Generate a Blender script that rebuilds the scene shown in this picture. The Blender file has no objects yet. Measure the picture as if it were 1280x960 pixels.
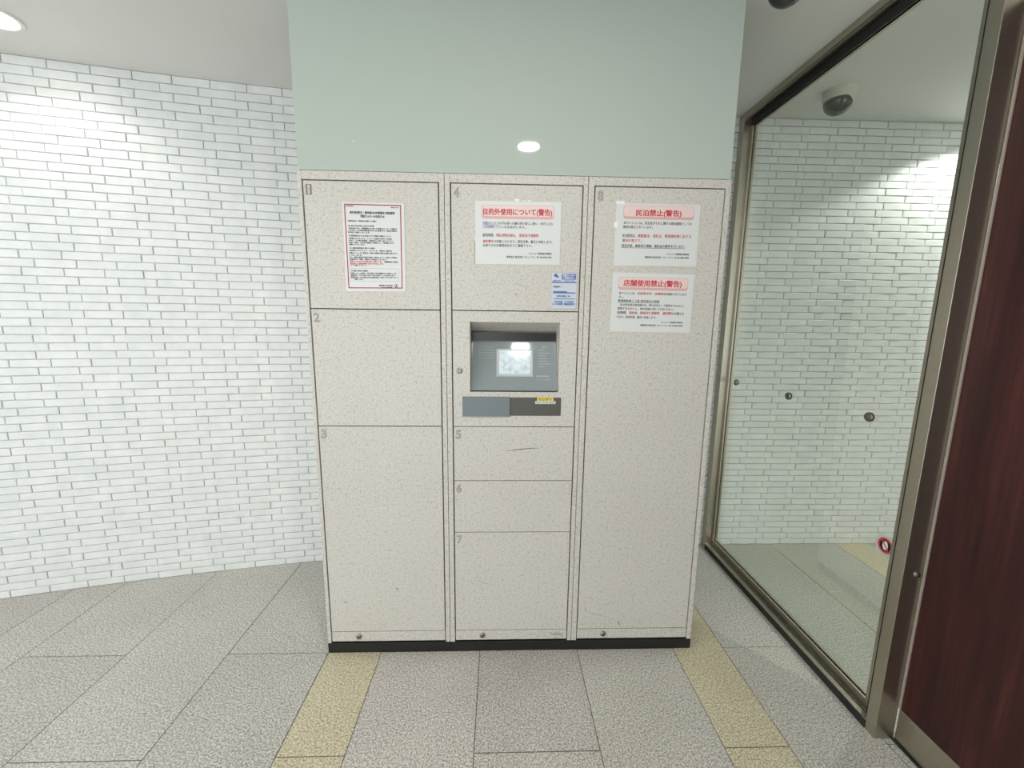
import bpy, bmesh, math, random
from mathutils import Vector, Matrix

random.seed(7)
SC = bpy.context.scene
COL = SC.collection

# ------------------------------------------------------------------ camera
F_PX = 511.83
PITCH, YAW, ROLL = -0.1588, 0.0318, 0.0119
CAM = Vector((0.6865, -1.4952, 1.3531))
_fw = Vector((math.sin(YAW) * math.cos(PITCH), math.cos(YAW) * math.cos(PITCH), math.sin(PITCH)))
_r = Vector((math.cos(YAW), -math.sin(YAW), 0))
_u = _r.cross(_fw)
_r2 = _r * math.cos(ROLL) + _u * math.sin(ROLL)
_u2 = -_r * math.sin(ROLL) + _u * math.cos(ROLL)
cd = bpy.data.cameras.new('camera')
cd.sensor_fit = 'HORIZONTAL'
cd.sensor_width = 36.0
cd.lens = F_PX / 1280.0 * 36.0
cd.clip_start = 0.02
cam = bpy.data.objects.new('camera', cd)
cam.matrix_world = Matrix(((_r2.x, _u2.x, -_fw.x, CAM.x), (_r2.y, _u2.y, -_fw.y, CAM.y),
                           (_r2.z, _u2.z, -_fw.z, CAM.z), (0, 0, 0, 1)))
COL.objects.link(cam)
SC.camera = cam

# ------------------------------------------------------------------ world, exposure
w = bpy.data.worlds.new('daylight')
SC.world = w
w.use_nodes = True
w.node_tree.nodes['Background'].inputs[0].default_value = (0.93, 0.97, 1.0, 1)
w.node_tree.nodes['Background'].inputs[1].default_value = 1.7
SC.view_settings.view_transform = 'Standard'
SC.view_settings.look = 'None'
SC.view_settings.exposure = 0.62
SC.view_settings.gamma = 1.0
SC.view_settings.use_curve_mapping = False

SPOT_W = 7.0          # ordinary lobby downlight
WALL_W = 16.0          # wall-side downlights


# ------------------------------------------------------------------ helpers
def lin(c):
    return tuple(((v / 255.0) / 12.92 if v / 255.0 <= 0.04045 else ((v / 255.0 + 0.055) / 1.055) ** 2.4) for v in c) + (1.0,)


class NT:
    def __init__(self, name):
        self.m = bpy.data.materials.new(name)
        self.m.use_nodes = True
        self.t = self.m.node_tree
        self.n = self.t.nodes
        self.b = self.n['Principled BSDF']
        self.out = self.n['Material Output']

    def node(self, typ, **kw):
        nd = self.n.new(typ)
        for k, v in kw.items():
            if k in nd.inputs:
                nd.inputs[k].default_value = v
            else:
                setattr(nd, k, v)
        return nd

    def link(self, a, b):
        self.t.links.new(a, b)

    def coord(self, scale=(1, 1, 1)):
        tc = self.node('ShaderNodeNewGeometry')
        mp = self.node('ShaderNodeMapping')
        mp.inputs['Scale'].default_value = scale
        self.link(tc.outputs['Position'], mp.inputs['Vector'])
        return mp.outputs['Vector']

    def ramp(self, fac, stops):
        r = self.node('ShaderNodeValToRGB')
        el = r.color_ramp.elements
        while len(el) < len(stops):
            el.new(0.5)
        for e, (p, c) in zip(el, stops):
            e.position = p
            e.color = c
        self.link(fac, r.inputs['Fac'])
        return r.outputs['Color']

    def noise(self, vec, scale, detail=2, rough=0.5):
        n = self.node('ShaderNodeTexNoise', Scale=scale, Detail=detail, Roughness=rough)
        self.link(vec, n.inputs['Vector'])
        return n.outputs['Fac']

    def mix(self, fac, a, b, mode='MIX'):
        m = self.node('ShaderNodeMix', data_type='RGBA', blend_type=mode)
        for val, sock in ((fac, m.inputs[0]), (a, m.inputs[6]), (b, m.inputs[7])):
            if hasattr(val, 'is_linked'):
                self.link(val, sock)
            else:
                sock.default_value = val
        return m.outputs[2]

    def bump(self, h, strength=0.2, dist=0.002):
        b = self.node('ShaderNodeBump', Strength=strength, Distance=dist)
        self.link(h, b.inputs['Height'])
        self.link(b.outputs['Normal'], self.b.inputs['Normal'])


def plain(name, rgb, rough=0.5, metal=0.0, coat=0.0, emit=None, estr=0.0, spec=0.5):
    t = NT(name)
    t.b.inputs['Base Color'].default_value = lin(rgb)
    t.b.inputs['Roughness'].default_value = rough
    t.b.inputs['Metallic'].default_value = metal
    t.b.inputs['Coat Weight'].default_value = coat
    t.b.inputs['Specular IOR Level'].default_value = spec
    if emit:
        t.b.inputs['Emission Color'].default_value = lin(emit)
        t.b.inputs['Emission Strength'].default_value = estr
    return t.m


def mat_granite(name, base, dark, light):
    t = NT(name)
    v = t.coord()
    a = t.noise(v, 190, 2, 0.6)
    b = t.noise(v, 110, 2, 0.65)
    c = t.noise(v, 3.0, 3, 0.6)
    col = t.ramp(a, [(0.36, lin(dark)), (0.50, lin(base)), (0.62, lin(light))])
    sp = t.ramp(b, [(0.28, (0.74, 0.73, 0.72, 1)), (0.50, (1, 1, 1, 1)), (0.72, (1.08, 1.08, 1.07, 1))])
    col = t.mix(1.0, col, sp, 'MULTIPLY')
    bl = t.ramp(c, [(0.3, (0.93, 0.925, 0.91, 1)), (0.7, (1.03, 1.03, 1.03, 1))])
    col = t.mix(1.0, col, bl, 'MULTIPLY')
    oi = t.node('ShaderNodeObjectInfo')
    rv = t.ramp(oi.outputs['Random'], [(0.0, (0.95, 0.95, 0.95, 1)), (1.0, (1.03, 1.03, 1.03, 1))])
    col = t.mix(1.0, col, rv, 'MULTIPLY')
    t.link(col, t.b.inputs['Base Color'])
    t.b.inputs['Roughness'].default_value = 0.62
    t.b.inputs['Specular IOR Level'].default_value = 0.35
    t.bump(a, 0.1, 0.001)
    return t.m


def mat_locker():
    t = NT('speckled_locker_paint')
    v = t.coord()
    a = t.noise(v, 260, 2, 0.6)
    b = t.noise(v, 90, 2, 0.5)
    c = t.noise(v, 2.2, 3, 0.55)
    col = t.ramp(a, [(0.28, lin((172, 168, 160))), (0.5, lin((202, 198, 191))), (0.75, lin((223, 220, 215)))])
    sp = t.ramp(b, [(0.28, (0.80, 0.79, 0.76, 1)), (0.45, (1, 1, 1, 1)), (0.7, (1.03, 1.03, 1.02, 1))])
    col = t.mix(1.0, col, sp, 'MULTIPLY')
    d = t.ramp(c, [(0.3, (0.965, 0.96, 0.945, 1)), (0.65, (1, 1, 1, 1))])
    col = t.mix(1.0, col, d, 'MULTIPLY')
    t.link(col, t.b.inputs['Base Color'])
    t.b.inputs['Roughness'].default_value = 0.42
    t.b.inputs['Specular IOR Level'].default_value = 0.35
    t.bump(a, 0.05, 0.0006)
    return t.m


def mat_brick():
    t = NT('white_glazed_tile')
    v = t.coord()
    oi = t.node('ShaderNodeObjectInfo')
    c = t.noise(v, 14, 3, 0.6)
    col = t.ramp(c, [(0.3, lin((216, 219, 217))), (0.7, lin((228, 230, 228)))])
    rv = t.ramp(oi.outputs['Random'], [(0.0, (0.965, 0.97, 0.97, 1)), (1.0, (1.0, 1.0, 1.0, 1))])
    col = t.mix(1.0, col, rv, 'MULTIPLY')
    t.link(col, t.b.inputs['Base Color'])
    t.b.inputs['Roughness'].default_value = 0.38
    t.b.inputs['Specular IOR Level'].default_value = 0.35
    t.bump(t.noise(v, 60, 2, 0.5), 0.06, 0.002)
    return t.m


def mat_wood():
    t = NT('dark_red_wood')
    v = t.coord((9, 9, 0.55))
    a = t.noise(v, 3.2, 6, 0.62)
    v2 = t.coord((60, 60, 1.6))
    b = t.noise(v2, 2.2, 4, 0.6)
    col = t.ramp(a, [(0.30, lin((42, 20, 19))), (0.52, lin((58, 27, 25))), (0.72, lin((80, 39, 35)))])
    g = t.ramp(b, [(0.3, (0.72, 0.7, 0.7, 1)), (0.6, (1, 1, 1, 1))])
    col = t.mix(1.0, col, g, 'MULTIPLY')
    t.link(col, t.b.inputs['Base Color'])
    t.b.inputs['Roughness'].default_value = 0.42
    t.b.inputs['Specular IOR Level'].default_value = 0.3
    return t.m


def mat_bronze():
    t = NT('bronze_anodised_metal')
    v = t.coord((1, 1, 1))
    a = t.noise(v, 90, 3, 0.6)
    col = t.ramp(a, [(0.3, lin((180, 174, 160))), (0.7, lin((188, 182, 168)))])
    t.link(col, t.b.inputs['Base Color'])
    t.b.inputs['Metallic'].default_value = 1.0
    t.b.inputs['Roughness'].default_value = 0.36
    return t.m


def mat_glass():
    t = NT('clear_glass')
    tr = t.node('ShaderNodeBsdfTransparent')
    tr.inputs['Color'].default_value = (0.945, 0.972, 0.948, 1)
    gl = t.node('ShaderNodeBsdfGlossy')
    gl.inputs['Roughness'].default_value = 0.0
    fr = t.node('ShaderNodeFresnel', IOR=1.45)
    mx = t.node('ShaderNodeMixShader')
    ml = t.node('ShaderNodeMath', operation='MULTIPLY')
    ml.inputs[1].default_value = 0.35
    t.link(fr.outputs[0], ml.inputs[0])
    t.link(ml.outputs[0], mx.inputs[0])
    t.link(tr.outputs[0], mx.inputs[1])
    t.link(gl.outputs[0], mx.inputs[2])
    t.link(mx.outputs[0], t.out.inputs['Surface'])
    return t.m


def mat_screen():
    t = NT('lit_screen')
    v = t.coord()
    a = t.noise(v, 60, 2, 0.6)
    col = t.ramp(a, [(0.3, lin((176, 206, 216))), (0.5, lin((222, 238, 242))), (0.7, lin((240, 250, 250)))])
    t.b.inputs['Base Color'].default_value = (0.1, 0.1, 0.1, 1)
    t.link(col, t.b.inputs['Emission Color'])
    t.b.inputs['Emission Strength'].default_value = 0.5
    t.b.inputs['Roughness'].default_value = 0.08
    return t.m


def mat_ceiling():
    t = NT('painted_ceiling')
    v = t.coord()
    a = t.noise(v, 1.3, 3, 0.5)
    col = t.ramp(a, [(0.3, lin((216, 216, 211))), (0.7, lin((224, 224, 220)))])
    t.link(col, t.b.inputs['Base Color'])
    t.b.inputs['Roughness'].default_value = 0.7
    return t.m


M = dict(
    locker=mat_locker(), brick=mat_brick(), wood=mat_wood(), bronze=mat_bronze(), glass=mat_glass(),
    screen=mat_screen(), ceiling=mat_ceiling(),
    grey=mat_granite('grey_granite', (186, 184, 177), (140, 136, 128), (216, 215, 209)),
    pink=mat_granite('pink_grey_granite', (187, 182, 175), (142, 136, 129), (217, 213, 207)),
    beige=mat_granite('beige_granite', (188, 185, 177), (143, 138, 129), (217, 214, 207)),
    yellow=mat_granite('yellow_granite', (197, 189, 161), (152, 143, 116), (221, 214, 191)),
    olive=mat_granite('green_grey_granite', (176, 178, 168), (138, 139, 129), (204, 206, 197)),
    joint=plain('tile_joint', (112, 108, 99), 0.9),
    grout=plain('white_grout', (210, 213, 210), 0.9),
    green=plain('pale_green_glass_paint', (180, 190, 182), 0.03, spec=0.4),
    green_edge=plain('glass_edge', (168, 196, 182), 0.15),
    plaster=plain('wall_paint', (206, 205, 198), 0.8),
    black=plain('black_plinth', (23, 23, 23), 0.45),
    gap=plain('dark_gap', (38, 36, 32), 0.9),
    gasket=plain('black_gasket', (30, 28, 24), 0.6),
    chrome=plain('worn_steel', (150, 147, 140), 0.3, 1.0),
    steel=plain('polished_steel', (150, 150, 146), 0.25, 1.0),
    trim=plain('grey_edge_trim', (150, 140, 130), 0.35),
    dark=plain('dark_hole', (14, 13, 12), 0.5),
    line=plain('number_outline', (132, 127, 115), 0.5),
    panel=plain('grey_panel', (137, 146, 147), 0.05, spec=0.5),
    band=plain('black_band', (40, 38, 36), 0.25),
    bluegrey=plain('blue_grey_plate', (112, 122, 126), 0.4),
    slot=plain('dark_grey_plate', (84, 83, 79), 0.4),
    pale=plain('pale_print', (162, 170, 171), 0.4),
    paper=plain('white_paper', (214, 216, 214), 0.35),
    pinkbox=plain('pink_heading', (226, 204, 199), 0.4),
    pinklo=plain('pink_heading_foot', (214, 168, 164), 0.4),
    red=plain('red_print', (190, 45, 62), 0.5),
    crimson=plain('crimson_border', (168, 40, 66), 0.5),
    ink=plain('black_print', (62, 63, 62), 0.5),
    blue=plain('blue_print', (74, 110, 172), 0.5),
    bluepaper=plain('pale_blue_paper', (200, 205, 213), 0.4),
    bluetext=plain('violet_print', (80, 84, 140), 0.5),
    tape=plain('shiny_tape', (236, 238, 238), 0.05),
    yellowlab=plain('yellow_label', (226, 205, 56), 0.4),
    redsign=plain('sign_red', (188, 58, 58), 0.4),
    scuff=plain('scuff', (104, 100, 92), 0.7),
    smudge=plain('smudge', (168, 163, 152), 0.7),
    white=plain('white_plastic', (226, 226, 222), 0.35),
    domewhite=plain('camera_housing', (206, 206, 192), 0.4),
    lens=plain('smoked_dome', (34, 35, 26), 0.08, spec=0.6),
    lensgrey=plain('smoked_grey_dome', (52, 56, 55), 0.08, spec=0.6),
    lamp=plain('lamp_glow', (255, 255, 255), 0.4, emit=(255, 252, 246), estr=9.0),
)


def tag(o, label=None, cat=None, group=None, kind=None):
    if label:
        o['label'] = label
    if cat:
        o['category'] = cat
    if group:
        o['group'] = group
    if kind:
        o['kind'] = kind
    return o


def link_mesh(name, me, mat, parent=None):
    if mat is not None and not me.materials:
        for m in (mat if isinstance(mat, (list, tuple)) else [mat]):
            me.materials.append(m)
    o = bpy.data.objects.new(name, me)
    COL.objects.link(o)
    if parent:
        o.parent = parent
        o.matrix_parent_inverse = Matrix.Translation(-parent.location) if not parent.parent else Matrix.Identity(4)
    return o


def empty(name, loc=(0, 0, 0)):
    o = bpy.data.objects.new(name, None)
    o.location = loc
    COL.objects.link(o)
    return o


class MB:
    """Collects boxes, prisms and lathes in world coordinates into one mesh."""

    def __init__(self):
        self.bm = bmesh.new()

    def box(self, x0, x1, y0, y1, z0, z1, bev=0.0, mi=0):
        v = [self.bm.verts.new(p) for p in ((x0, y0, z0), (x1, y0, z0), (x1, y1, z0), (x0, y1, z0),
                                            (x0, y0, z1), (x1, y0, z1), (x1, y1, z1), (x0, y1, z1))]
        fs = [self.bm.faces.new([v[i] for i in q]) for q in
              ((0, 3, 2, 1), (4, 5, 6, 7), (0, 1, 5, 4), (1, 2, 6, 5), (2, 3, 7, 6), (3, 0, 4, 7))]
        for f in fs:
            f.material_index = mi
        if bev:
            es = list({e for f in fs for e in f.edges})
            r = bmesh.ops.bevel(self.bm, geom=es, offset=bev, segments=2, affect='EDGES', profile=0.5)
            for f in r['faces']:
                f.material_index = mi
        return self

    def poly(self, pts, mi=0):
        f = self.bm.faces.new([self.bm.verts.new(p) for p in pts])
        f.material_index = mi
        return self

    def prism(self, pts, off, mi=0):
        """closed outline pts extruded by the vector off"""
        off = Vector(off)
        a = [self.bm.verts.new(p) for p in pts]
        b = [self.bm.verts.new(Vector(p) + off) for p in pts]
        n = len(pts)
        fs = [self.bm.faces.new(a), self.bm.faces.new(b[::-1])]
        for i in range(n):
            fs.append(self.bm.faces.new((a[i], b[i], b[(i + 1) % n], a[(i + 1) % n])))
        for f in fs:
            f.material_index = mi
        return self

    def lathe(self, prof, centre, axis='z', seg=32, mi=0, smooth=True):
        """prof: (radius, height) pairs; turned about the axis through centre"""
        c = Vector(centre)
        rings = []
        for r, h in prof:
            ring = []
            k = 1 if r < 1e-6 else seg
            for i in range(k):
                a = 2 * math.pi * i / seg
                p, q = r * math.cos(a), r * math.sin(a)
                d = {'z': (p, q, h), 'y': (p, h, q), 'x': (h, p, q)}[axis]
                ring.append(self.bm.verts.new(c + Vector(d)))
            rings.append(ring)
        for a, b in zip(rings, rings[1:]):
            for i in range(seg):
                j = (i + 1) % seg
                vs = [a[i % len(a)], a[j % len(a)], b[j % len(b)], b[i % len(b)]]
                vs = list(dict.fromkeys(vs))
                if len(vs) > 2:
                    f = self.bm.faces.new(vs)
                    f.smooth = smooth
                    f.material_index = mi
        return self

    def build(self, name, mat, parent=None, normals=True):
        if normals:
            bmesh.ops.recalc_face_normals(self.bm, faces=self.bm.faces)
        me = bpy.data.meshes.new(name)
        self.bm.to_mesh(me)
        self.bm.free()
        me.set_sharp_from_angle(angle=math.radians(19))
        return link_mesh(name, me, mat, parent)


def box(name, mat, parent, x0, x1, y0, y1, z0, z1, bev=0.0):
    return MB().box(x0, x1, y0, y1, z0, z1, bev).build(name, mat, parent)


# ------------------------------------------------------------------ text helper
def glyph_mesh(s, outline=False):
    cu = bpy.data.curves.new('text', 'FONT')
    cu.body = s
    cu.size = 1.0
    cu.resolution_u = 2
    cu.fill_mode = 'NONE' if outline else 'FRONT'
    if outline:
        cu.bevel_depth = 0.024
        cu.bevel_resolution = 0
    o = bpy.data.objects.new('text', cu)
    COL.objects.link(o)
    bpy.context.view_layer.update()
    me = bpy.data.meshes.new_from_object(o.evaluated_get(bpy.context.evaluated_depsgraph_get()))
    bpy.data.objects.remove(o)
    bpy.data.curves.remove(cu)
    return me


class Text:
    """Lines of lettering lying on a plane: P(u, v) -> world point; each line is fitted to its own rectangle."""

    def __init__(self, P, normal):
        self.P, self.nrm, self.bm = P, Vector(normal), bmesh.new()

    def line(self, s, u0, u1, v0, v1, mi=0, outline=False, weight=0.0):
        me = glyph_mesh(s, outline)
        if not me.vertices:
            return self
        xs = [v.co.x for v in me.vertices]
        ys = [v.co.y for v in me.vertices]
        x0, x1, y0, y1 = min(xs), max(xs), min(ys), max(ys)
        shifts = [(0, 0)] if not weight else [(-weight, -weight), (weight, -weight), (-weight, weight), (weight, weight)]
        for k, (du, dv) in enumerate(shifts):
            vs = []
            for v in me.vertices:
                a = (v.co.x - x0) / max(x1 - x0, 1e-6)
                b = (v.co.y - y0) / max(y1 - y0, 1e-6)
                p = self.P(u0 + (u1 - u0) * a + du, v0 + (v1 - v0) * b + dv) + self.nrm * (v.co.z * 0.002 + k * 0.00002)
                vs.append(self.bm.verts.new(p))
            for f in me.polygons:
                try:
                    nf = self.bm.faces.new([vs[i] for i in f.vertices])
                    nf.material_index = mi
                except ValueError:
                    pass
        bpy.data.meshes.remove(me)
        return self

    def bar(self, u0, u1, v0, v1, mi=0, lift=0.0):
        ps = [self.P(u0, v0), self.P(u1, v0), self.P(u1, v1), self.P(u0, v1)]
        self.bm.faces.new([self.bm.verts.new(p + self.nrm * lift) for p in ps]).material_index = mi
        return self

    def build(self, name, mats, parent):
        me = bpy.data.meshes.new(name)
        self.bm.to_mesh(me)
        self.bm.free()
        return link_mesh(name, me, mats, parent)


# ------------------------------------------------------------------ the setting: floor
CEIL = 2.40
floor = box('floor', M['joint'], None, -4.0, 4.4, -4.2, 1.2, -0.06, -0.002)
tag(floor, kind='structure')

cols = []                                   # (x0, x1, material key, joint phase)
for base in (-4.254, -2.836, -1.418, 0.0, 1.418):
    key = 'yellow' if base >= 0 else 'pink'
    cols.append((base, base + 0.213, key, -0.403))
    if base < 1.4:
        for k, ph in ((0, 0.0), (1, -0.403), (2, 0.0)):
            cols.append((base + 0.213 + 0.4017 * k, base + 0.213 + 0.4017 * (k + 1), None, ph))
cols.append((1.631, 1.958, None, 0.0))
cols += [(1.958, 2.36, 'olive', -0.403), (2.36, 2.77, 'olive', 0.0), (2.77, 2.985, 'yellow', -0.403),
         (2.985, 3.387, 'olive', 0.0), (3.387, 3.79, 'olive', -0.403), (3.79, 4.38, 'olive', 0.0)]
choice = random.Random(21)
for x0, x1, key, ph in cols:
    if x1 < -4.0:
        continue
    x0 = max(x0, -4.0)
    y = ph - 1.206 * 4
    while y < 1.15:
        ya, yb = max(y, -4.2), min(y + 1.206, 1.18)
        y += 1.206
        if yb - ya < 0.05:
            continue
        k = key or choice.choice(['grey', 'grey', 'pink', 'beige'] if x0 > -0.5 else ['beige', 'pink', 'grey'])
        if key is None and 0.55 < x0 < 0.7 and -0.5 < ya < 0.1:
            k = 'pink'
        dz = choice.uniform(-0.0004, 0.0004)
        box('tile', M[k], floor, x0 + 0.0014, x1 - 0.0014, ya + 0.0014, yb - 0.0014, -0.0015, dz, 0.0007)

# ceiling, hidden walls of the rest of the lobby
ceiling = box('ceiling', M['ceiling'], None, -4.0, 4.4, -4.2, 1.2, CEIL, CEIL + 0.1)
tag(ceiling, kind='structure')
wr = MB().box(1.995, 2.12, -4.2, -1.44, 0, CEIL).box(1.995, 2.06, -1.44, -0.36, 2.16, CEIL).build('wall_right', M['plaster'])
tag(wr, kind='structure')
wf = MB().box(0.9, 2.3, -4.3, -4.2, 0, CEIL).build('wall_front', M['plaster'])
tag(wf, kind='structure')
we = box('wall_far_right', M['plaster'], None, 4.4, 4.5, -4.2, 1.2, 0, CEIL)
tag(we, kind='structure')

# ------------------------------------------------------------------ tiled walls
ROWS = 65
PITCH_Z = CEIL / ROWS
RAD = 12.1


def wall_y(x):
    return 0.793 - (min(x - 1.6, 0.0) ** 2) / (2 * RAD)


def wall_a(x):
    return math.atan(-min(x - 1.6, 0.0) / RAD)


def brick_mesh(length, height, bulge, name):
    """One glazed tile: 28 triangles, face towards -y, origin on the wall line at the tile's centre."""
    bm = bmesh.new()
    L, H = length / 2, height / 2

    def ring(inset, y, by):
        l, h = L - inset, H - inset
        return [bm.verts.new((-l, y, -h)), bm.verts.new((0, y - by, -h)), bm.verts.new((l, y, -h)),
                bm.verts.new((l, y, h)), bm.verts.new((0, y - by, h)), bm.verts.new((-l, y, h))]
    r = [ring(0, 0.0055, 0), ring(0, -0.0005, bulge), ring(0.0022, -0.0022, bulge)]
    for a, b in zip(r, r[1:]):
        for i in range(6):
            bm.faces.new((a[i], a[(i + 1) % 6], b[(i + 1) % 6], b[i]))
    c = r[2]
    bm.faces.new((c[0], c[1], c[4], c[5]))
    bm.faces.new((c[1], c[2], c[3], c[4]))
    bmesh.ops.recalc_face_normals(bm, faces=bm.faces)
    for f in bm.faces:
        f.smooth = True
    me = bpy.data.meshes.new(name)
    bm.to_mesh(me)
    bm.free()
    me.set_sharp_from_angle(angle=math.radians(28))
    me.materials.append(M['brick'])
    return me


def px(p):
    d = Vector(p) - CAM
    z = d.dot(_fw)
    return (640 + F_PX * d.dot(_r2) / z, 480 - F_PX * d.dot(_u2) / z, z) if z > 0.05 else (-9999, -9999, 1)


def brick_wall(wall, xa, xb, pitch, even0, odd0, bulge, seen, rnd):
    me = brick_mesh(pitch - 0.0035, PITCH_Z - 0.0034, bulge, 'brick')
    spots = []
    for row in range(ROWS):
        z = (row + 0.5) * PITCH_Z
        ph = even0 if row % 2 == 0 else odd0
        k = math.ceil((xa - ph) / pitch)
        while ph + (k + 1) * pitch * 1.0 <= xb + 1e-6:
            s = ph + (k + 0.5) * pitch              # measured along the wall, 1.6 is where the curve begins
            x = s
            if s < 1.6:
                q = 1.6 - s
                x = 1.6 - (q - q ** 3 / (6 * RAD * RAD))
            jy = rnd.uniform(-0.0009, 0.0009)
            mat = Matrix.Translation((x, wall_y(x) + jy, z)) @ Matrix.Rotation(wall_a(x) + rnd.uniform(-0.006, 0.006), 4, 'Z') \
                @ Matrix.Rotation(rnd.uniform(-0.012, 0.012), 4, 'X')
            u, v, d = px((x, wall_y(x), z))
            vis = seen(u, v)
            spots.append((-(1.0 / d) if vis else 1.0, len(spots), mat))
            k += 1
    spots.sort(key=lambda t: (t[0], t[1]))
    for _, _, mat in spots[:300]:
        o = bpy.data.objects.new('brick', me)
        COL.objects.link(o)
        o.parent = wall
        o.matrix_world = mat
    bm = bmesh.new()
    for _, _, mat in spots[300:]:
        n0 = len(bm.verts)
        bm.from_mesh(me)
        bm.verts.ensure_lookup_table()
        for v in bm.verts[n0:]:
            v.co = mat @ v.co
    rest = bpy.data.meshes.new('bricks')
    bm.to_mesh(rest)
    bm.free()
    rest.materials.append(M['brick'])
    o = link_mesh('bricks', rest, None, wall)
    o['kind'] = 'stuff'
    return len(spots)


def wall_body(name, xa, xb, n):
    """grout face with a solid body behind, following the curve"""
    b = MB()
    xs = [xa + (xb - xa) * i / n for i in range(n + 1)]
    front = [(x, wall_y(x) + 0.0042, 0) for x in xs]
    back = [(xb, 1.15, 0), (xa, 1.15, 0)]
    b.prism(front + back, (0, 0, CEIL))
    o = b.build(name, M['grout'])
    o['kind'] = 'structure'
    return o


wl = wall_body('wall_left', -3.2, 0.72, 40)
brick_wall(wl, -3.1, 0.74, 0.1498, -0.9415, -0.9915, 0.0006, lambda u, v: -10 < u < 372 + 0.06 * (v - 100) and 40 < v < 760, random.Random(3))
wb = wall_body('wall_back', 0.72, 4.4, 8)
brick_wall(wb, 0.86, 4.42, 0.1525, 2.116, 2.155, 0.0038, lambda u, v: 900 < u < 1215 and 140 < v < 690, random.Random(4))

# ------------------------------------------------------------------ the glass partition
win = empty('window_1', (1.96, 0.2, 0))
tag(win, kind='structure')
br = M['bronze']
MB().box(1.928, 1.992, -0.385, -0.349, 0, CEIL, 0.0012).build('post', br, win)
MB().box(1.928, 1.992, 0.742, 0.7905, 0, CEIL, 0.0012).build('post', br, win)
MB().box(1.928, 1.992, -0.349, 0.742, 2.374, CEIL, 0.001).build('head_rail', br, win)
MB().box(1.936, 1.944, -0.349, 0.742, 2.368, 2.374, 0.001).build('head_rail_lip', br, win)
MB().box(1.963, 1.971, -0.349, 0.742, 2.336, 2.374, 0.0008).build('glazing_bead', M['gasket'], win)
MB().box(1.979, 1.992, -0.349, 0.742, 2.336, 2.374, 0.0008).build('glazing_bead', br, win)
MB().box(1.928, 1.992, -0.349, 0.742, 0, 0.034, 0.001).build('sill_rail', br, win)
MB().box(1.926, 1.9285, -0.349, 0.742, 0.002, 0.030).build('sill_gasket', M['gasket'], win)
MB().box(1.950, 1.956, -0.349, 0.742, 0.034, 0.038, 0.0008).build('sill_lip', M['steel'], win)
MB().box(1.963, 1.971, -0.349, 0.742, 0.034, 0.066, 0.0008).build('glazing_bead', br, win)
MB().box(1.979, 1.992, -0.349, 0.742, 0.034, 0.066, 0.0008).build('glazing_bead', br, win)
MB().box(1.953, 1.971, -0.349, -0.322, 0.034, 2.372, 0.0008).build('glazing_bead', M['gasket'], win)
MB().box(1.963, 1.971, -0.322, -0.303, 0.066, 2.336, 0.0008).build('glazing_bead', br, win)
MB().box(1.979, 1.992, -0.349, -0.318, 0.066, 2.336, 0.0008).build('glazing_bead', br, win)
MB().box(1.963, 1.971, 0.724, 0.742, 0.066, 2.336, 0.0008).build('glazing_bead', br, win)
MB().box(1.979, 1.992, 0.728, 0.742, 0.066, 2.336, 0.0008).build('glazing_bead', br, win)
box('glass_pane', M['glass'], win, 1.9725, 1.9775, -0.347, 0.741, 0.036, 2.373)
bolt = MB().lathe([(0, -0.006), (0.005, -0.006), (0.0105, -0.003), (0.0115, 0)], (1.973, -0.385, 0.591), 'y', 20).build('bolt', M['steel'], win)

# round markers on the glass
for y, z, txt in ((0.667, 1.024, 'round grey steel dot on the glass partition, nearest the tiled wall'),
                  (0.259, 1.026, 'round grey steel dot on the glass partition, middle of the row of three'),
                  (-0.144, 1.029, 'round grey steel dot on the glass partition, nearest the wooden door')):
    e = empty('glass_marker', (1.9725, y, z))
    tag(e, txt, 'glass marker', 'steel dots across the glass partition')
    MB().lathe([(0, -0.005), (0.009, -0.005), (0.0145, -0.0035), (0.0165, 0)], (1.9722, y, z), 'x', 24).build('front_disc', M['chrome'], e)
    MB().lathe([(0, 0.005), (0.009, 0.005), (0.0145, 0.0035), (0.0165, 0)], (1.9778, y, z), 'x', 24).build('back_disc', M['steel'], e)

# no-touching sticker on the glass
st = empty('prohibition_sticker', (1.9722, -0.282, 0.62))
tag(st, 'square sticker with red prohibition ring low on the glass by the post', 'sticker')
MB().box(1.9712, 1.9722, -0.3026, -0.245, 0.588, 0.657).build('backing', plain('silver_film', (176, 184, 178), 0.3), st)


def disc(b, x, r0, r1, cy, cz, n=40, ry=1.0):
    v0 = [b.bm.verts.new((x, cy + ry * r0 * math.cos(2 * math.pi * i / n), cz + r0 * math.sin(2 * math.pi * i / n))) for i in range(n)] if r0 else None
    v1 = [b.bm.verts.new((x, cy + ry * r1 * math.cos(2 * math.pi * i / n), cz + r1 * math.sin(2 * math.pi * i / n))) for i in range(n)]
    if r0:
        for i in range(n):
            b.bm.faces.new((v0[i], v0[(i + 1) % n], v1[(i + 1) % n], v1[i]))
    else:
        b.bm.faces.new(v1)
    return b


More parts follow.
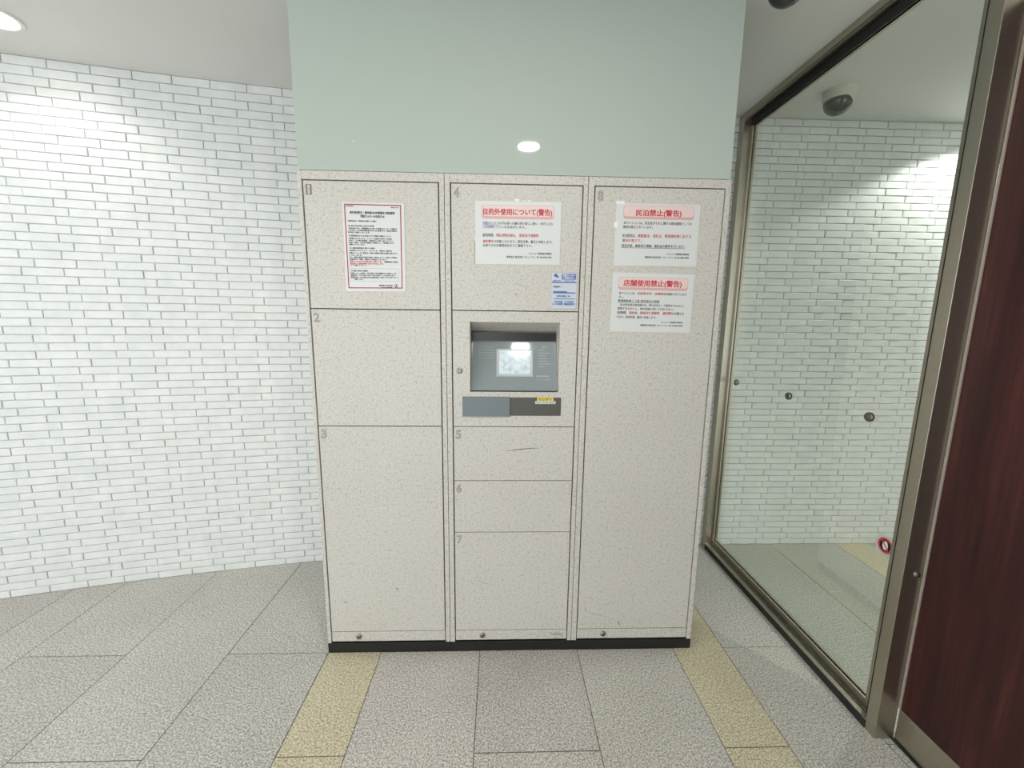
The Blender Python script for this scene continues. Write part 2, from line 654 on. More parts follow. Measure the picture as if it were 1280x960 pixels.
SY, SZ = -0.2755, 0.6225
disc(MB(), 1.97105, 0, 0.0262, SY, SZ).build('red_disc', M['redsign'], st)
disc(MB(), 1.97095, 0, 0.0195, SY, SZ).build('black_disc', M['dark'], st)
hand = MB()
hand.prism([(1.9709, SY + a, SZ + b) for a, b in ((-0.010, -0.006), (-0.006, -0.014), (0.004, -0.014), (0.009, -0.004), (0.0095, 0.004),
                                                   (0.006, 0.009), (0.004, 0.014), (-0.002, 0.0155), (-0.006, 0.013), (-0.0095, 0.004))], (-0.0001, 0, 0))
hand.build('white_hand_shape', M['paper'], st)
b = MB()
c, s_ = math.cos(math.radians(-52)), math.sin(math.radians(-52))
b.prism([(1.97075, SY - (a * c - d * s_), SZ + a * s_ + d * c) for a, d in ((-0.0215, -0.0022), (0.0215, -0.0022), (0.0215, 0.0022), (-0.0215, 0.0022))], (-0.0001, 0, 0))
b.build('red_slash', M['redsign'], st)

# ------------------------------------------------------------------ wooden door at the right
door = empty('door_1', (2.01, -0.9, 0))
tag(door, kind='structure')
MB().box(1.993, 2.035, -1.432, -0.3905, 0.119, 2.15, 0.001).build('door_leaf', M['wood'], door)
MB().box(1.9905, 2.036, -1.432, -0.3905, 0.008, 0.1185, 0.001).build('kick_plate', br, door)
MB().box(1.989, 1.9945, -0.3925, -0.3868, 0.119, 2.15, 0.0006).build('edge_trim', M['trim'], door)
MB().box(1.984, 2.04, -1.436, -0.386, 0, 0.006).build('threshold', M['gasket'], door)
MB().box(1.99, 2.055, -1.437, -0.36, 2.152, 2.162).build('door_head', br, door)


# ------------------------------------------------------------------ parcel lockers
LK = M['locker']
HT = 1.838


def door_box(name, parent, x0, x1, z0, z1):
    return MB().box(x0, x1, 0.0, 0.018, z0, z1, 0.0012).build(name, LK, parent)


def number(parent, s, x, z, w=0.021, h=0.034):
    Text(lambda u, v: Vector((u, -0.0006, v)), (0, -1, 0)).line(s, x, x + w, z, z + h, outline=True).build('door_number', [M['line']], parent)


def lock(parent, x, z):
    MB().lathe([(0.0, -0.0065), (0.0072, -0.0065), (0.0088, -0.004), (0.0105, -0.003), (0.0112, 0.0)], (x, -0.0001, z), 'y', 24) \
        .build('lock', M['chrome'], parent)
    return MB().box(x - 0.0014, x + 0.0014, -0.0071, -0.0064, z - 0.0052, z + 0.0052)


def column(name_x0, x1, xd0, xd1, seams, label):
    x0 = name_x0
    e = empty('parcel_locker', ((x0 + x1) / 2, 0.27, 0.0435))
    tag(e, label, 'locker', 'columns of the parcel locker')
    # carcass with open front edges
    MB().box(x0 + 0.001, x1 - 0.001, 0.022, 0.55, 0.0435, HT - 0.001).build('cabinet_body', LK, e)
    box('gap_backing', M['gap'], e, xd0 - 0.003, xd1 + 0.003, 0.019, 0.0222, 0.046, HT - 0.02)  # dark sheet added behind the doors so the gaps read black
    MB().box(x0 + 0.0006, xd0 - 0.0042, -0.001, 0.03, 0.0435, HT, 0.0012).build('side_post', LK, e)
    MB().box(xd1 + 0.0042, x1 - 0.0006, -0.001, 0.03, 0.0435, HT, 0.0012).build('side_post', LK, e)
    MB().box(xd0 - 0.0042, xd1 + 0.0042, -0.0004, 0.03, 1.8095, HT, 0.0012).build('top_rail', LK, e)
    kp = MB().box(xd0 - 0.001, xd1 + 0.001, 0.001, 0.018, 0.0495, 0.0925, 0.001).build('kick_panel', LK, e)
    slot = lock(kp, xd0 + 0.107, 0.0715)
    slot.build('keyhole', M['dark'], kp)
    doors = []
    for (za, zb, num, gap) in seams:
        if num == 'console':
            doors.append(None)
            continue
        d = door_box('door', e, xd0, xd1, za + gap, zb)
        number(d, num, xd0 + 0.0075, zb - 0.046)
        doors.append(d)
    return e, doors, kp


L1, D1, K1 = column(0.0005, 0.494, 0.0185, 0.4725, [(1.3777, 1.806, '1', 0.0032), (0.9493, 1.3777, '2', 0.0032), (0.0944, 0.9493, '3', 0.0012)],
                    'left column of the beige speckled parcel locker, doors numbered 1 to 3')
L2, D2, K2 = column(0.4945, 0.990, 0.5175, 0.9700, [(1.3777, 1.806, '4', 0.0032), (0.9493, 1.3777, 'console', 0.0032), (0.7355, 0.9493, '5', 0.0024),
                    (0.5232, 0.7355, '6', 0.0024), (0.0944, 0.5232, '7', 0.0012)],
                    'middle column of the beige speckled parcel locker, with the screen console')
L3, D3, K3 = column(0.9905, 1.4915, 1.0155, 1.4690, [(0.0944, 1.806, '8', 0.0012)],
                    'right column of the beige speckled parcel locker, one tall door numbered 8')
# faint maker's lettering at the foot of the middle column
Text(lambda u, v: Vector((u, 0.0006, v)), (0, -1, 0)).line('Fulltime', 0.905, 0.957, 0.066, 0.080).build('lettering', [M['line']], K2)

pl = MB().box(0.0005, 0.4935, -0.0015, 0.54, 0, 0.0432, 0.001).box(0.4942, 1.4915, -0.0015, 0.54, 0, 0.0432, 0.001).build('plinth', M['black'])
tag(pl, 'low black plinth under the three locker columns', 'plinth')

# console door: plate with a tapered recess
cx0, cx1, cz0, cz1 = 0.5175, 0.9700, 0.9525, 1.3777
ox0, ox1, oz0, oz1 = 0.5795, 0.9065, 1.0815, 1.3395
bx0, bx1, bz0, bz1, by = 0.5795, 0.9065, 1.0815, 1.300, 0.104
b = MB()


def V(*p):
    return b.bm.verts.new(p)


of = [V(cx0, 0, cz0), V(cx1, 0, cz0), V(cx1, 0, cz1), V(cx0, 0, cz1)]
ob = [V(cx0, 0.018, cz0), V(cx1, 0.018, cz0), V(cx1, 0.018, cz1), V(cx0, 0.018, cz1)]
inn = [V(ox0, 0, oz0), V(ox1, 0, oz0), V(ox1, 0, oz1), V(ox0, 0, oz1)]
# the walls of the recess start a hair inside the opening, giving the pressed lip
lip = [V(ox0, 0.002, oz0), V(ox1, 0.002, oz0), V(ox1, 0.002, oz1), V(ox0, 0.002, oz1)]
bk = [V(bx0, by, bz0), V(bx1, by, bz0), V(bx1, by, bz1), V(bx0, by, bz1)]
for i in range(4):
    j = (i + 1) % 4
    b.bm.faces.new((of[i], of[j], inn[j], inn[i]))
    b.bm.faces.new((of[j], of[i], ob[i], ob[j]))
    b.bm.faces.new((inn[i], inn[j], lip[j], lip[i]))
    b.bm.faces.new((lip[i], lip[j], bk[j], bk[i]))
b.bm.faces.new(bk)
con = b.build('console_door', LK, L2)
# the cabinet body and recess backing would fill the niche: cut them open
for o in L2.children:
    if o.name.startswith(('cabinet_body', 'gap_backing')):
        bpy.data.objects.remove(o)
        continue
MB().box(0.4955, 0.989, 0.106, 0.55, 0.0435, HT - 0.001).box(0.4955, 0.5135, 0.022, 0.106, 0.0435, HT - 0.001) \
    .box(0.974, 0.989, 0.022, 0.106, 0.0435, HT - 0.001).box(0.5135, 0.974, 0.022, 0.106, 1.3777, HT - 0.001) \
    .box(0.5135, 0.974, 0.022, 0.106, 0.0435, 0.9493).build('cabinet_body', LK, L2)
MB().box(0.5145, 0.973, 0.0185, 0.0221, 1.366, HT - 0.02).box(0.5145, 0.973, 0.0185, 0.0221, 0.046, 0.962).build('gap_backing', M['gap'], L2)

PB = Vector((0, 0.012, 1.0865))
PE = Vector((0, 0.077, 0.182))
PN = Vector((0, -0.182, 0.077)).normalized()


def PP(u, v, lift=0.0):
    return Vector((u, PB.y + PE.y * v, PB.z + PE.z * v)) + PN * lift


def tilted(name, mat, parent, u0, u1, v0, v1, thick=0.002, lift=0.0):
    b = MB()
    b.prism([PP(u0, v0, lift), PP(u1, v0, lift), PP(u1, v1, lift), PP(u0, v1, lift)], PN * thick)
    return b.build(name, mat, parent)


# everything on the sloping control panel hangs from the console door
cp = tilted('control_panel', M['panel'], con, 0.5805, 0.9055, 0.0, 0.99, 0.004, -0.004)
cp_box = MB().box(0.5805, 0.9055, 0.0900, 0.103, 1.262, 1.299).build('black_band', M['band'], con)
MB().box(0.578, 0.908, -0.0012, 0.004, 1.078, 1.0835, 0.0008).build('recess_lip', LK, con)
# third level from the thing: screen bezel, screen and print belong to the locker column itself
tilted('screen_bezel', plain('bezel_grey', (160, 168, 169), 0.3), L2, 0.676, 0.813, 0.275, 0.825, 0.0008, 0.0)
tilted('screen', M['screen'], L2, 0.6865, 0.804, 0.325, 0.785, 0.0004, 0.0009)
t = Text(lambda u, v: PP(u, v, 0.0004), PN)
for k in range(5):
    t.bar(0.605, 0.668, 0.86 - k * 0.055, 0.868 - k * 0.055)
for a, c_ in ((0.826, 0.298),):
    t.bar(a, 0.876, c_ - 0.02, c_)
t.line('△ ▽ ◁ 取消', 0.826, 0.878, 0.20, 0.245)
t.line('操作', 0.85, 0.872, 0.84, 0.9)
for k in range(7):
    t.bar(0.835, 0.835 + choice.uniform(0.02, 0.05), 0.80 - k * 0.055, 0.812 - k * 0.055)
t.build('printed_guide', [M['pale']], L2)['kind'] = 'stuff'
for u, v in ((0.7645, 0.059), (0.777, 0.059), (0.888, 0.08)):
    MB().prism([PP(u + 0.0018 * math.cos(a * math.pi / 4), v + 0.0018 / 0.2 * math.sin(a * math.pi / 4), 0.0001) for a in range(8)], PN * 0.0006) \
        .build('indicator_light', M['slot'], L2)
# plates below the recess
MB().box(0.727, 0.918, -0.0025, 0.004, 0.9935, 1.0635, 0.002).build('card_plate', M['slot'], L2)
MB().box(0.551, 0.7275, -0.0065, 0.004, 0.991, 1.0655, 0.0015).build('cover_plate', M['bluegrey'], L2)
kh = lock(con, 0.540, 1.162)
kh.build('keyhole', M['dark'], con)
# label on the dark plate
lab = empty('instruction_label', (0.859, -0.0027, 1.052))
tag(lab, 'small yellow and white label on the dark plate under the screen', 'label')
MB().box(0.828, 0.889, -0.0031, -0.0026, 1.0505, 1.0635).build('yellow_strip', M['yellowlab'], lab)
MB().box(0.8215, 0.8975, -0.0031, -0.0026, 1.0395, 1.0502).build('white_strip', M['paper'], lab)
t = Text(lambda u, v: Vector((u, -0.0032, v)), (0, -1, 0))
t.line('暗証番号', 0.833, 0.884, 1.0525, 1.0615)
t.line('操作手順 確認', 0.825, 0.894, 1.0415, 1.0485)
t.build('lettering', [M['ink']], lab)

# scuffs on the doors


def streak(parent, pts, wid, mat=M['scuff']):
    b = MB()
    n = len(pts)
    for i in range(n - 1):
        (xa, za), (xb, zb) = pts[i], pts[i + 1]
        d = Vector((xb - xa, 0, zb - za)).normalized()
        nx, nz = -d.z, d.x
        wa = wid * (0.35 if i == 0 else 1.0)
        wb_ = wid * (0.35 if i == n - 2 else 1.0)
        b.prism([(xa + nx * wa, -0.0002, za + nz * wa), (xa - nx * wa, -0.0002, za - nz * wa),
                 (xb - nx * wb_, -0.0002, zb - nz * wb_), (xb + nx * wb_, -0.0002, zb + nz * wb_)], (0, 0.0008, 0))
    b.build('scuff_mark', mat, parent)


streak(D2[2], [(0.715, 0.8545), (0.755, 0.861), (0.80, 0.8655), (0.839, 0.8675)], 0.0016)
streak(D1[2], [(0.281, 0.289), (0.285, 0.284), (0.292, 0.277)], 0.0022)
streak(D1[2], [(0.070, 0.229), (0.08, 0.2265), (0.09, 0.2275)], 0.0018)
streak(D1[2], [(0.112, 0.398), (0.118, 0.388), (0.121, 0.386)], 0.0015, M['smudge'])
streak(D1[2], [(0.10, 0.142), (0.12, 0.14), (0.138, 0.141)], 0.0012, M['smudge'])
streak(D3[0], [(1.183, 0.131), (1.186, 0.12), (1.191, 0.106)], 0.0020)
streak(D3[0], [(1.045, 0.243), (1.07, 0.229), (1.078, 0.226)], 0.0012, M['smudge'])
streak(D3[0], [(1.04, 0.20), (1.046, 0.18), (1.043, 0.165)], 0.0016, M['smudge'])
streak(D3[0], [(1.06, 0.17), (1.10, 0.157), (1.15, 0.146)], 0.0012, M['smudge'])
streak(D3[0], [(1.12, 0.20), (1.145, 0.212), (1.16, 0.215)], 0.0012, M['smudge'])
streak(D2[4], [(0.60, 0.32), (0.63, 0.305), (0.66, 0.30)], 0.0013, M['smudge'])
streak(D2[4], [(0.62, 0.285), (0.624, 0.28), (0.63, 0.278)], 0.0022, M['smudge'])
streak(D2[0], [(0.739, 1.442), (0.745, 1.437), (0.749, 1.436)], 0.0016)
streak(D2[0], [(0.73, 1.478), (0.76, 1.47), (0.79, 1.462)], 0.0010, M['smudge'])


# ------------------------------------------------------------------ notices
class Sheet:
    """A sheet on the locker front given by its four corners (x, z): TL, TR, BR, BL."""

    def __init__(self, name, tl, tr, brr, bl, mat, label, cat='notice', group=None, y=-0.0014):
        self.c = [Vector((p[0], 0, p[1])) for p in (tl, tr, brr, bl)]
        m = (self.c[0] + self.c[1] + self.c[2] + self.c[3]) / 4
        self.e = empty(name, (m.x, -0.0004, m.z))
        tag(self.e, label, cat, group)
        self.y = y
        b = MB()
        b.prism([Vector((p.x, y, p.z)) for p in self.c], (0, 0.0010, 0))
        b.build('sheet', mat, self.e)

    def P(self, u, v):
        """u to the right, v downwards, both 0..1"""
        a = self.c[0].lerp(self.c[1], u)
        d = self.c[3].lerp(self.c[2], u)
        p = a.lerp(d, v)
        return Vector((p.x, self.y - 0.0002, p.z))

    def text(self):
        return Text(lambda u, v: self.P(u, v), (0, -1, 0))

    def rounded(self, u0, u1, v0, v1, mat, name, lift, asp=1.414, r=0.03):
        b = MB()
        pts = []
        for cu, cv, a0 in ((u1 - r, v0 + r * asp, -90), (u1 - r, v1 - r * asp, 0), (u0 + r, v1 - r * asp, 90), (u0 + r, v0 + r * asp, 180)):
            for k in range(5):
                a = math.radians(a0 + k * 22.5)
                pts.append(self.P(cu + r * math.cos(a), cv + r * asp * math.sin(a)) + Vector((0, -lift, 0)))
        b.prism(pts, (0, 0.00012, 0))
        b.build(name, mat, self.e)


def run(t, v0, v1, parts, under=False, weight=0.0006):
    for s, u0, u1, mi in parts:
        t.line(s, u0, u1, v1, v0, mi, weight=weight)
        if under:
            t.bar(u0, u1, v1 + 0.012, v1 + 0.006, mi)


INK3 = [M['ink'], M['red'], M['bluetext']]
G = 'A4 notices on the locker doors'

# 4: misuse warning
s4 = Sheet('notice', (0.600, 1.7515), (0.898, 1.7525), (0.898, 1.542), (0.600, 1.5405), M['paper'],
           'white landscape warning notice with red heading on locker door 4', group=G)
s4.rounded(0.074, 0.916, 0.06, 0.275, M['pinklo'], 'heading_frame', 0.0)
s4.rounded(0.080, 0.910, 0.066, 0.235, M['pinkbox'], 'heading_box', 0.0001)
t = Text(lambda u, v: s4.P(u, v) + Vector((0, -0.0003, 0)), (0, -1, 0))
t.line('目的外使用について(警告)', 0.092, 0.892, 0.232, 0.115, weight=0.0022)
t.build('heading_text', [M['red']], s4.e)
t = s4.text()
run(t, 0.322, 0.366, [('宅配ボックス', 0.087, 0.275, 2), ('を不在者への鍵の受け渡しに使い、住戸に立ち', 0.28, 0.905, 0)])
t.bar(0.087, 0.275, 0.377, 0.371, 2)
run(t, 0.381, 0.425, [('いる目的等とし', 0.085, 0.26, 2), ('ている住民がいます。', 0.265, 0.588, 0)])
run(t, 0.508, 0.56, [('使用時間、', 0.085, 0.22, 0), ('不審な点等発見の場合は、', 0.24, 0.475, 1), ('関係官庁通報等', 0.515, 0.74, 1)])
run(t, 0.608, 0.655, [('違約警告', 0.087, 0.213, 1), ('の対象となります。発見次第、厳正に対処します。', 0.22, 0.905, 0)])
run(t, 0.672, 0.718, [('お困りの方は管理会社までご連絡下さい。', 0.087, 0.668, 0)])
run(t, 0.803, 0.838, [('マンション管理組合理事長', 0.63, 0.90, 0)])
run(t, 0.860, 0.896, [('管理会社 株式会社 コミュニティ TEL 00-0000-0000', 0.367, 0.90, 0)])
t.build('body_text', INK3, s4.e)['kind'] = 'stuff'
MB().box(0.736, 0.752, -0.0019, -0.0004, 1.7525, 1.7595).box(0.766, 0.776, -0.0019, -0.0004, 1.7528, 1.7555).box(0.781, 0.792, -0.0019, -0.0004, 1.753, 1.7565) \
    .build('tape', M['tape'], s4.e)
MB().box(0.5955, 0.6012, -0.0012, -0.0004, 1.541, 1.618).build('old_tape', plain('yellowed_tape', (178, 166, 136), 0.3), s4.e)

# 8 upper
s8 = Sheet('notice', (1.0905, 1.7535), (1.387, 1.7535), (1.389, 1.5430), (1.0905, 1.5425), M['paper'],
           'upper white warning notice with red heading on tall locker door 8', group=G)
s8.rounded(0.086, 0.93, 0.028, 0.245, M['pinklo'], 'heading_frame', 0.0)
s8.rounded(0.092, 0.924, 0.034, 0.205, M['pinkbox'], 'heading_box', 0.0001)
t = Text(lambda u, v: s8.P(u, v) + Vector((0, -0.0003, 0)), (0, -1, 0))
t.line('民泊禁止(警告)', 0.235, 0.776, 0.21, 0.095, weight=0.0022)
t.build('heading_text', [M['red']], s8.e)
t = s8.text()
run(t, 0.283, 0.33, [('本マンションは、民泊及びそれに類する宿泊施設としての', 0.095, 0.91, 0)])
run(t, 0.348, 0.395, [('使用は禁止されています。', 0.09, 0.445, 0)])
run(t, 0.483, 0.537, [('民泊使用は、', 0.088, 0.245, 0), ('旅館業法、消防法、管理規約等に反する', 0.27, 0.91, 1)])
run(t, 0.563, 0.612, [('違法行為です。', 0.088, 0.32, 1)])
run(t, 0.648, 0.697, [('発見次第、関係官庁通報、違約金の請求を行います。', 0.083, 0.845, 0)], under=True)
run(t, 0.782, 0.815, [('マンション管理組合理事長', 0.63, 0.90, 0)])
run(t, 0.836, 0.872, [('管理会社 株式会社 コミュニティ TEL 00-0000-0000', 0.37, 0.90, 0)])
t.build('body_text', INK3, s8.e)['kind'] = 'stuff'
MB().box(1.089, 1.118, -0.0020, -0.0004, 1.750, 1.7605).build('tape', M['tape'], s8.e)
MB().box(1.0845, 1.098, -0.0020, -0.0004, 1.672, 1.692).build('tape', M['tape'], s8.e)

# 8 lower
s9 = Sheet('notice', (1.0905, 1.5195), (1.387, 1.5165), (1.3845, 1.308), (1.0885, 1.310), M['paper'],
           'lower white warning notice with red heading on tall locker door 8', group=G)
s9.rounded(0.072, 0.925, 0.07, 0.282, M['pinklo'], 'heading_frame', 0.0)
s9.rounded(0.078, 0.919, 0.076, 0.242, M['pinkbox'], 'heading_box', 0.0001)
t = Text(lambda u, v: s9.P(u, v) + Vector((0, -0.0003, 0)), (0, -1, 0))
t.line('店舗使用禁止(警告)', 0.135, 0.845, 0.238, 0.115, weight=0.0022)
t.build('heading_text', [M['red']], s9.e)
t = s9.text()
run(t, 0.318, 0.362, [('本マンションは、', 0.085, 0.285, 0), ('住居専用', 0.31, 0.445, 1), ('です。', 0.45, 0.49, 0), ('店舗使用', 0.525, 0.66, 1),
                      ('は認められていませ', 0.665, 0.915, 0)])
run(t, 0.383, 0.42, [('ん。', 0.085, 0.145, 0)])
run(t, 0.448, 0.488, [('管理規約第１２条 専有部分の用途', 0.078, 0.59, 0)], under=True)
run(t, 0.515, 0.558, [('区分所有者は専有部分を、専ら住宅として使用するものとし', 0.11, 0.905, 0)])
run(t, 0.577, 0.622, [('使用するものとし、他の用途に供してはならない。', 0.078, 0.77, 0)])
run(t, 0.645, 0.695, [('使用時間、', 0.078, 0.195, 0), ('違約金、関係官庁通報等', 0.225, 0.60, 1), ('違約警告', 0.64, 0.77, 1), ('の対象とな', 0.775, 0.905, 0)])
run(t, 0.722, 0.767, [('ります。発見次第、厳正に対処します。', 0.075, 0.565, 0)])
run(t, 0.812, 0.838, [('マンション管理組合理事長', 0.63, 0.90, 0)])
run(t, 0.862, 0.896, [('管理会社 株式会社 コミュニティ TEL 00-0000-0000', 0.375, 0.90, 0)])
t.build('body_text', INK3, s9.e)['kind'] = 'stuff'

# 1: red-bordered poster
s1 = Sheet('notice', (0.1455, 1.7385), (0.357, 1.7375), (0.354, 1.4425), (0.1465, 1.4405), M['paper'],
           'white portrait notice in a thin red border on locker door 1', group=G)


def ring4(sh, u0, u1, v0, v1, du, dv, mat, name):
    b = MB()
    for a in ((u0, u1, v0, v0 + dv), (u0, u1, v1 - dv, v1), (u0, u0 + du, v0 + dv, v1 - dv), (u1 - du, u1, v0 + dv, v1 - dv)):
        b.prism([sh.P(a[0], a[2]), sh.P(a[1], a[2]), sh.P(a[1], a[3]), sh.P(a[0], a[3])], (0, 0.0001, 0))
    return b.build(name, mat, sh.e)


ring4(s1, 0.035, 0.948, 0.018, 0.965, 0.017, 0.0118, M['crimson'], 'red_border')
t = s1.text()
U = lambda x, y: (x - 36 - (y - 40) * 0.034) / 612.0
Vv = lambda y: (y - 38) / 872.0


def pl_(s, xa, xb, ya, yb, mi=0, wt=0.0008):
    ym = (ya + yb) / 2
    t.line(s, U(xa, ym), U(xb, ym), Vv(yb), Vv(ya), mi, weight=wt)


pl_('居住者各位', 80, 150, 68, 80)
pl_('令和 年', 515, 592, 74, 86)
pl_('居住者(借主・使用者)のお客様用 宅配便等', 112, 555, 122, 150, 0, 0.0016)
pl_('宅配ロッカーのお知らせ', 218, 455, 156, 182, 0, 0.0016)
pl_('居住者(借主・使用者)の皆様へのお願い', 95, 378, 208, 226)
pl_('◎ 居住者(借主)宛の荷物', 95, 352, 256, 272)
pl_('居住者の方は、宅配業者から届いた荷物をロッカーで受取り', 102, 580, 279, 295)
pl_('いただき、その際は暗証番号の入力が必要です。荷物の受取は', 98, 580, 299, 315)
pl_('お早めにお願いいたします。', 92, 312, 319, 335)
pl_('◎ 管理会社からのお知らせと荷物の発送について', 100, 520, 351, 367)
pl_('お荷物の大きさにより、ロッカーの使用をお断りする場合', 98, 530, 378, 393)
pl_('があり、その際は管理員、管理会社にお問い合わせ下さい。', 98, 545, 398, 413)
pl_('お使いの際は、必ず扉の施錠をご確認の上、ご使用願います。', 98, 552, 418, 433)
pl_('お願いいたします。', 98, 262, 437, 452)
pl_('◎ 長期間荷物を預けた場合', 108, 360, 472, 487)
pl_('お荷物の大きさにより、ロッカーを、使用のご案内を', 102, 530, 496, 511)
pl_('宅配ロッカーのご使用は一時的な荷物の受取と発送に限ります', 102, 585, 519, 535)
pl_('いたします。', 102, 235, 542, 556)
pl_('また、長期の保管や私物の収納はご遠慮ください。違反した荷物は', 102, 585, 562, 577)
pl_('管理会社にて移動、保管をする場合がございます。', 105, 480, 582, 597)
pl_('私物を入れたままでの使用は固くお断りします', 105, 435, 602, 619, 1)
pl_('管理組合の指示', 455, 592, 604, 621)
pl_('違反者には管理規約に基づき対処します。', 106, 452, 624, 640, 1)
pl_('ご了承下さい。', 106, 275, 642, 657)
pl_('◎ 緊急の場合の連絡先', 118, 290, 696, 711)
pl_('宅配ロッカーの故障、不具合等は下記の連絡先までお願いします', 112, 580, 720, 736)
pl_('電話受付：平日午前９時から午後５時まで（土日祝日を除く）', 114, 570, 741, 756)
pl_('管理会社へのお問合せ先は掲示板をご覧いただきますよう', 114, 588, 761, 777)
pl_('お願いします。', 150, 242, 780, 794)
pl_('管理会社 株式会社', 402, 545, 842, 857)
pl_('担当 管理課', 428, 535, 864, 878)
t.build('body_text', INK3, s1.e)['kind'] = 'stuff'
ring4(s1, 0.07, 0.885, 0.735, 0.882, 0.004, 0.003, M['smudge'], 'text_box_outline')
b = MB()
q = s1.P(0.84, 0.934)
n = 24
for i in range(n):
    a0, a1 = 2 * math.pi * i / n, 2 * math.pi * (i + 1) / n
    b.poly([q + Vector((0.0060 * math.cos(a0), 0, 0.0072 * math.sin(a0))), q + Vector((0.0060 * math.cos(a1), 0, 0.0072 * math.sin(a1))),
            q + Vector((0.0047 * math.cos(a1), 0, 0.0059 * math.sin(a1))), q + Vector((0.0047 * math.cos(a0), 0, 0.0059 * math.sin(a0)))])
b.prism([q + Vector(p) for p in ((-0.003, 0, -0.004), (0.003, 0, -0.004), (0.0015, 0, 0.0045), (-0.001, 0, 0.002))], (0, 0.0001, 0))
b.build('seal', M['ink'], s1.e)

# blue sticker
sb = Sheet('contact_sticker', (0.869, 1.5175), (0.963, 1.5175), (0.962, 1.389), (0.8705, 1.389), M['bluepaper'],
           'small pale blue information sticker at the lower right of locker door 4', 'sticker')
t = sb.text()
t.bar(0.28 + 0.12, 0.95, 0.20, 0.045, 0)
t.bar(0.03, 0.97, 0.292, 0.262, 0)
t.bar(0.08, 0.62, 0.575, 0.515, 0)
t.bar(0.62, 0.95, 0.575, 0.545, 0)
t.bar(0.10, 0.94, 0.735, 0.715, 0)
run(t, 0.215, 0.25, [('お問い合せ先', 0.08, 0.36, 0), ('カスタマーセンター', 0.5, 0.93, 0)], weight=0.004)
run(t, 0.375, 0.415, [('管理番号', 0.08, 0.36, 1)], weight=0.004)
run(t, 0.625, 0.675, [('お困りの際はこちら', 0.22, 0.76, 0)], weight=0.005)
run(t, 0.78, 0.82, [('受付時間', 0.14, 0.46, 0), ('年中無休', 0.55, 0.9, 0)], weight=0.006)
run(t, 0.835, 0.895, [('２４時間 電話受付', 0.06, 0.93, 0)], weight=0.006)
t.bar(0.41, 0.415, 0.44, 0.32, 1)
t.build('print', [M['blue'], M['ink']], sb.e)
ring4(sb, 0.0, 1.0, 0.0, 1.0, 0.012, 0.009, M['smudge'], 'border')
bb = MB()
bb.prism([sb.P(u, v) + Vector((0, -0.0001, 0)) for u, v in ((0.09, 0.09), (0.16, 0.03), (0.22, 0.055), (0.30, 0.14), (0.25, 0.15), (0.20, 0.145), (0.12, 0.12))], (0, 0.0001, 0))
bb.build('emblem', M['blue'], sb.e)
t = Text(lambda u, v: sb.P(u, v) + Vector((0, -0.0001, 0)), (0, -1, 0))
t.line('宅配ロッカー', 0.44, 0.92, 0.115, 0.06, weight=0.003)
t.line('ご利用の方へ', 0.44, 0.92, 0.185, 0.13, weight=0.003)
t.build('white_lettering', [M['paper']], sb.e)

# ------------------------------------------------------------------ pale green glass panel above the lockers
gp = empty('glass_bulkhead', (0.745, 0.02, HT))
tag(gp, 'pale green back-painted glass panel between the locker tops and the ceiling', 'panel')
MB().box(0.0045, 1.4865, 0.001, 0.011, HT + 0.0015, CEIL - 0.0025, 0.0012).build('glass_sheet', M['green'], gp)
MB().box(0.002, 1.489, 0.011, 0.045, HT + 0.001, CEIL - 0.001).build('backing_frame', M['green_edge'], gp)
MB().prism([(0.1885, 0.0008, 1.9342), (0.1925, 0.0008, 1.9352), (0.1952, 0.0008, 1.9290), (0.1935, 0.0008, 1.9275), (0.1928, 0.0008, 1.9325)], (0, 0.0004, 0)) \
    .build('white_mark', M['white'], gp)  # small white mark on the glass sheet


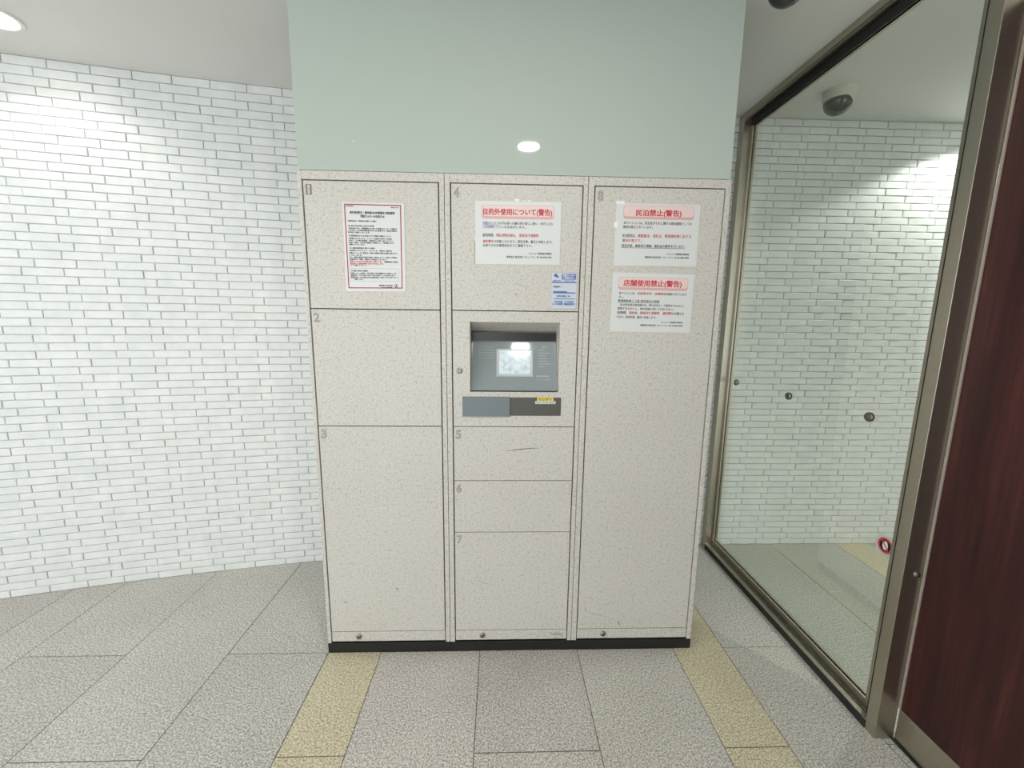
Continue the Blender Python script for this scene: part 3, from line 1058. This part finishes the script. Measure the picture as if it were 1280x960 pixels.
# ------------------------------------------------------------------ ceiling fittings
def downlight(x, y, label, watts, size=None, blend=1.0, r=0.0625, group='round recessed downlights', col=(1.0, 0.98, 0.95)):
    e = empty('downlight', (x, y, CEIL))
    if label:
        tag(e, label, 'ceiling light', group)
    MB().lathe([(r, -0.0015), (r + 0.004, -0.006), (r + 0.016, -0.0045), (r + 0.0185, 0.0)], (x, y, CEIL), 'z', 48).build('trim_ring', M['white'], e)
    MB().lathe([(r, -0.0012), (r * 0.7, -0.004), (0, -0.006)], (x, y, CEIL), 'z', 48).build('diffuser', M['lamp'], e)
    if size:                                     # deep reflector with a clear cut-off
        ld = bpy.data.lights.new('lamp', 'SPOT')
        ld.spot_size = math.radians(size)
        ld.spot_blend = blend
        ld.shadow_soft_size = 0.04
    else:                                        # plain frosted disc
        ld = bpy.data.lights.new('lamp', 'AREA')
        ld.shape = 'DISK'
        ld.size = 2 * r
    ld.energy = watts
    ld.color = col
    lo = bpy.data.objects.new('lamp', ld)
    COL.objects.link(lo)
    lo.parent = e
    lo.location = (0, 0, -0.012)
    return e


downlight(-1.137, 0.213, 'glowing round downlight with white rim in the ceiling beside the curved tiled wall', WALL_W * 0.4, 140, 0.5, 0.064)
downlight(0.857, -1.196, 'round downlight in the lobby ceiling above the middle, mirrored in the green glass', SPOT_W)
downlight(-1.137, -1.35, 'added unseen downlight in the left of the lobby ceiling, further from the tiled wall', SPOT_W)  # extra lobby light added out of view
downlight(3.18, 0.52, 'round downlight in the ceiling behind the glass partition', WALL_W * 2.5, 134, 0.22, 0.064)
downlight(3.3, -1.9, 'added unseen fill downlight in the ceiling of the passage behind the partition, nearer the entrance', 135.0, 146, 0.5)  # added out of view to brighten floor and tiles behind the glass


def dome_camera(x, y, label, lens, tilt, drop=0.048):
    e = empty('security_camera', (x, y, CEIL))
    tag(e, label, 'security camera', 'dome cameras on the ceiling')
    MB().lathe([(0.0, -drop), (0.054, -drop), (0.060, -drop * 0.8), (0.063, -drop * 0.2), (0.064, 0.0)], (x, y, CEIL), 'z', 40) \
        .build('housing', M['domewhite'], e)
    c = Vector((x, y, CEIL - drop + 0.002))
    prof = [(0.056 * math.cos(math.radians(a)), -0.056 * math.sin(math.radians(a))) for a in range(0, 91, 9)]
    MB().lathe(prof, c, 'z', 40).build('shell', M['domewhite'], e)
    # smoked window: a slightly larger cap turned towards the lobby
    prof = [(0.0575 * math.cos(math.radians(a)), -0.0575 * math.sin(math.radians(a))) for a in range(12, 91, 6)]
    prof[-1] = (0.0, -0.0575)
    b = MB().lathe(prof, (0, 0, 0), 'z', 40)
    rot = Matrix.Rotation(math.radians(tilt[0]), 4, Vector((tilt[1], tilt[2], 0)).normalized())
    for v in b.bm.verts:
        v.co = rot @ v.co + c
    b.build('smoked_window', lens, e)


dome_camera(2.235, 0.523, 'dark dome security camera in a pale housing on the ceiling behind the glass', M['lens'], (28, -0.5, 0.85))
dome_camera(1.577, -0.068, 'grey dome security camera on the lobby ceiling beside the glass partition', M['lensgrey'], (6, -0.5, 0.85), 0.014)
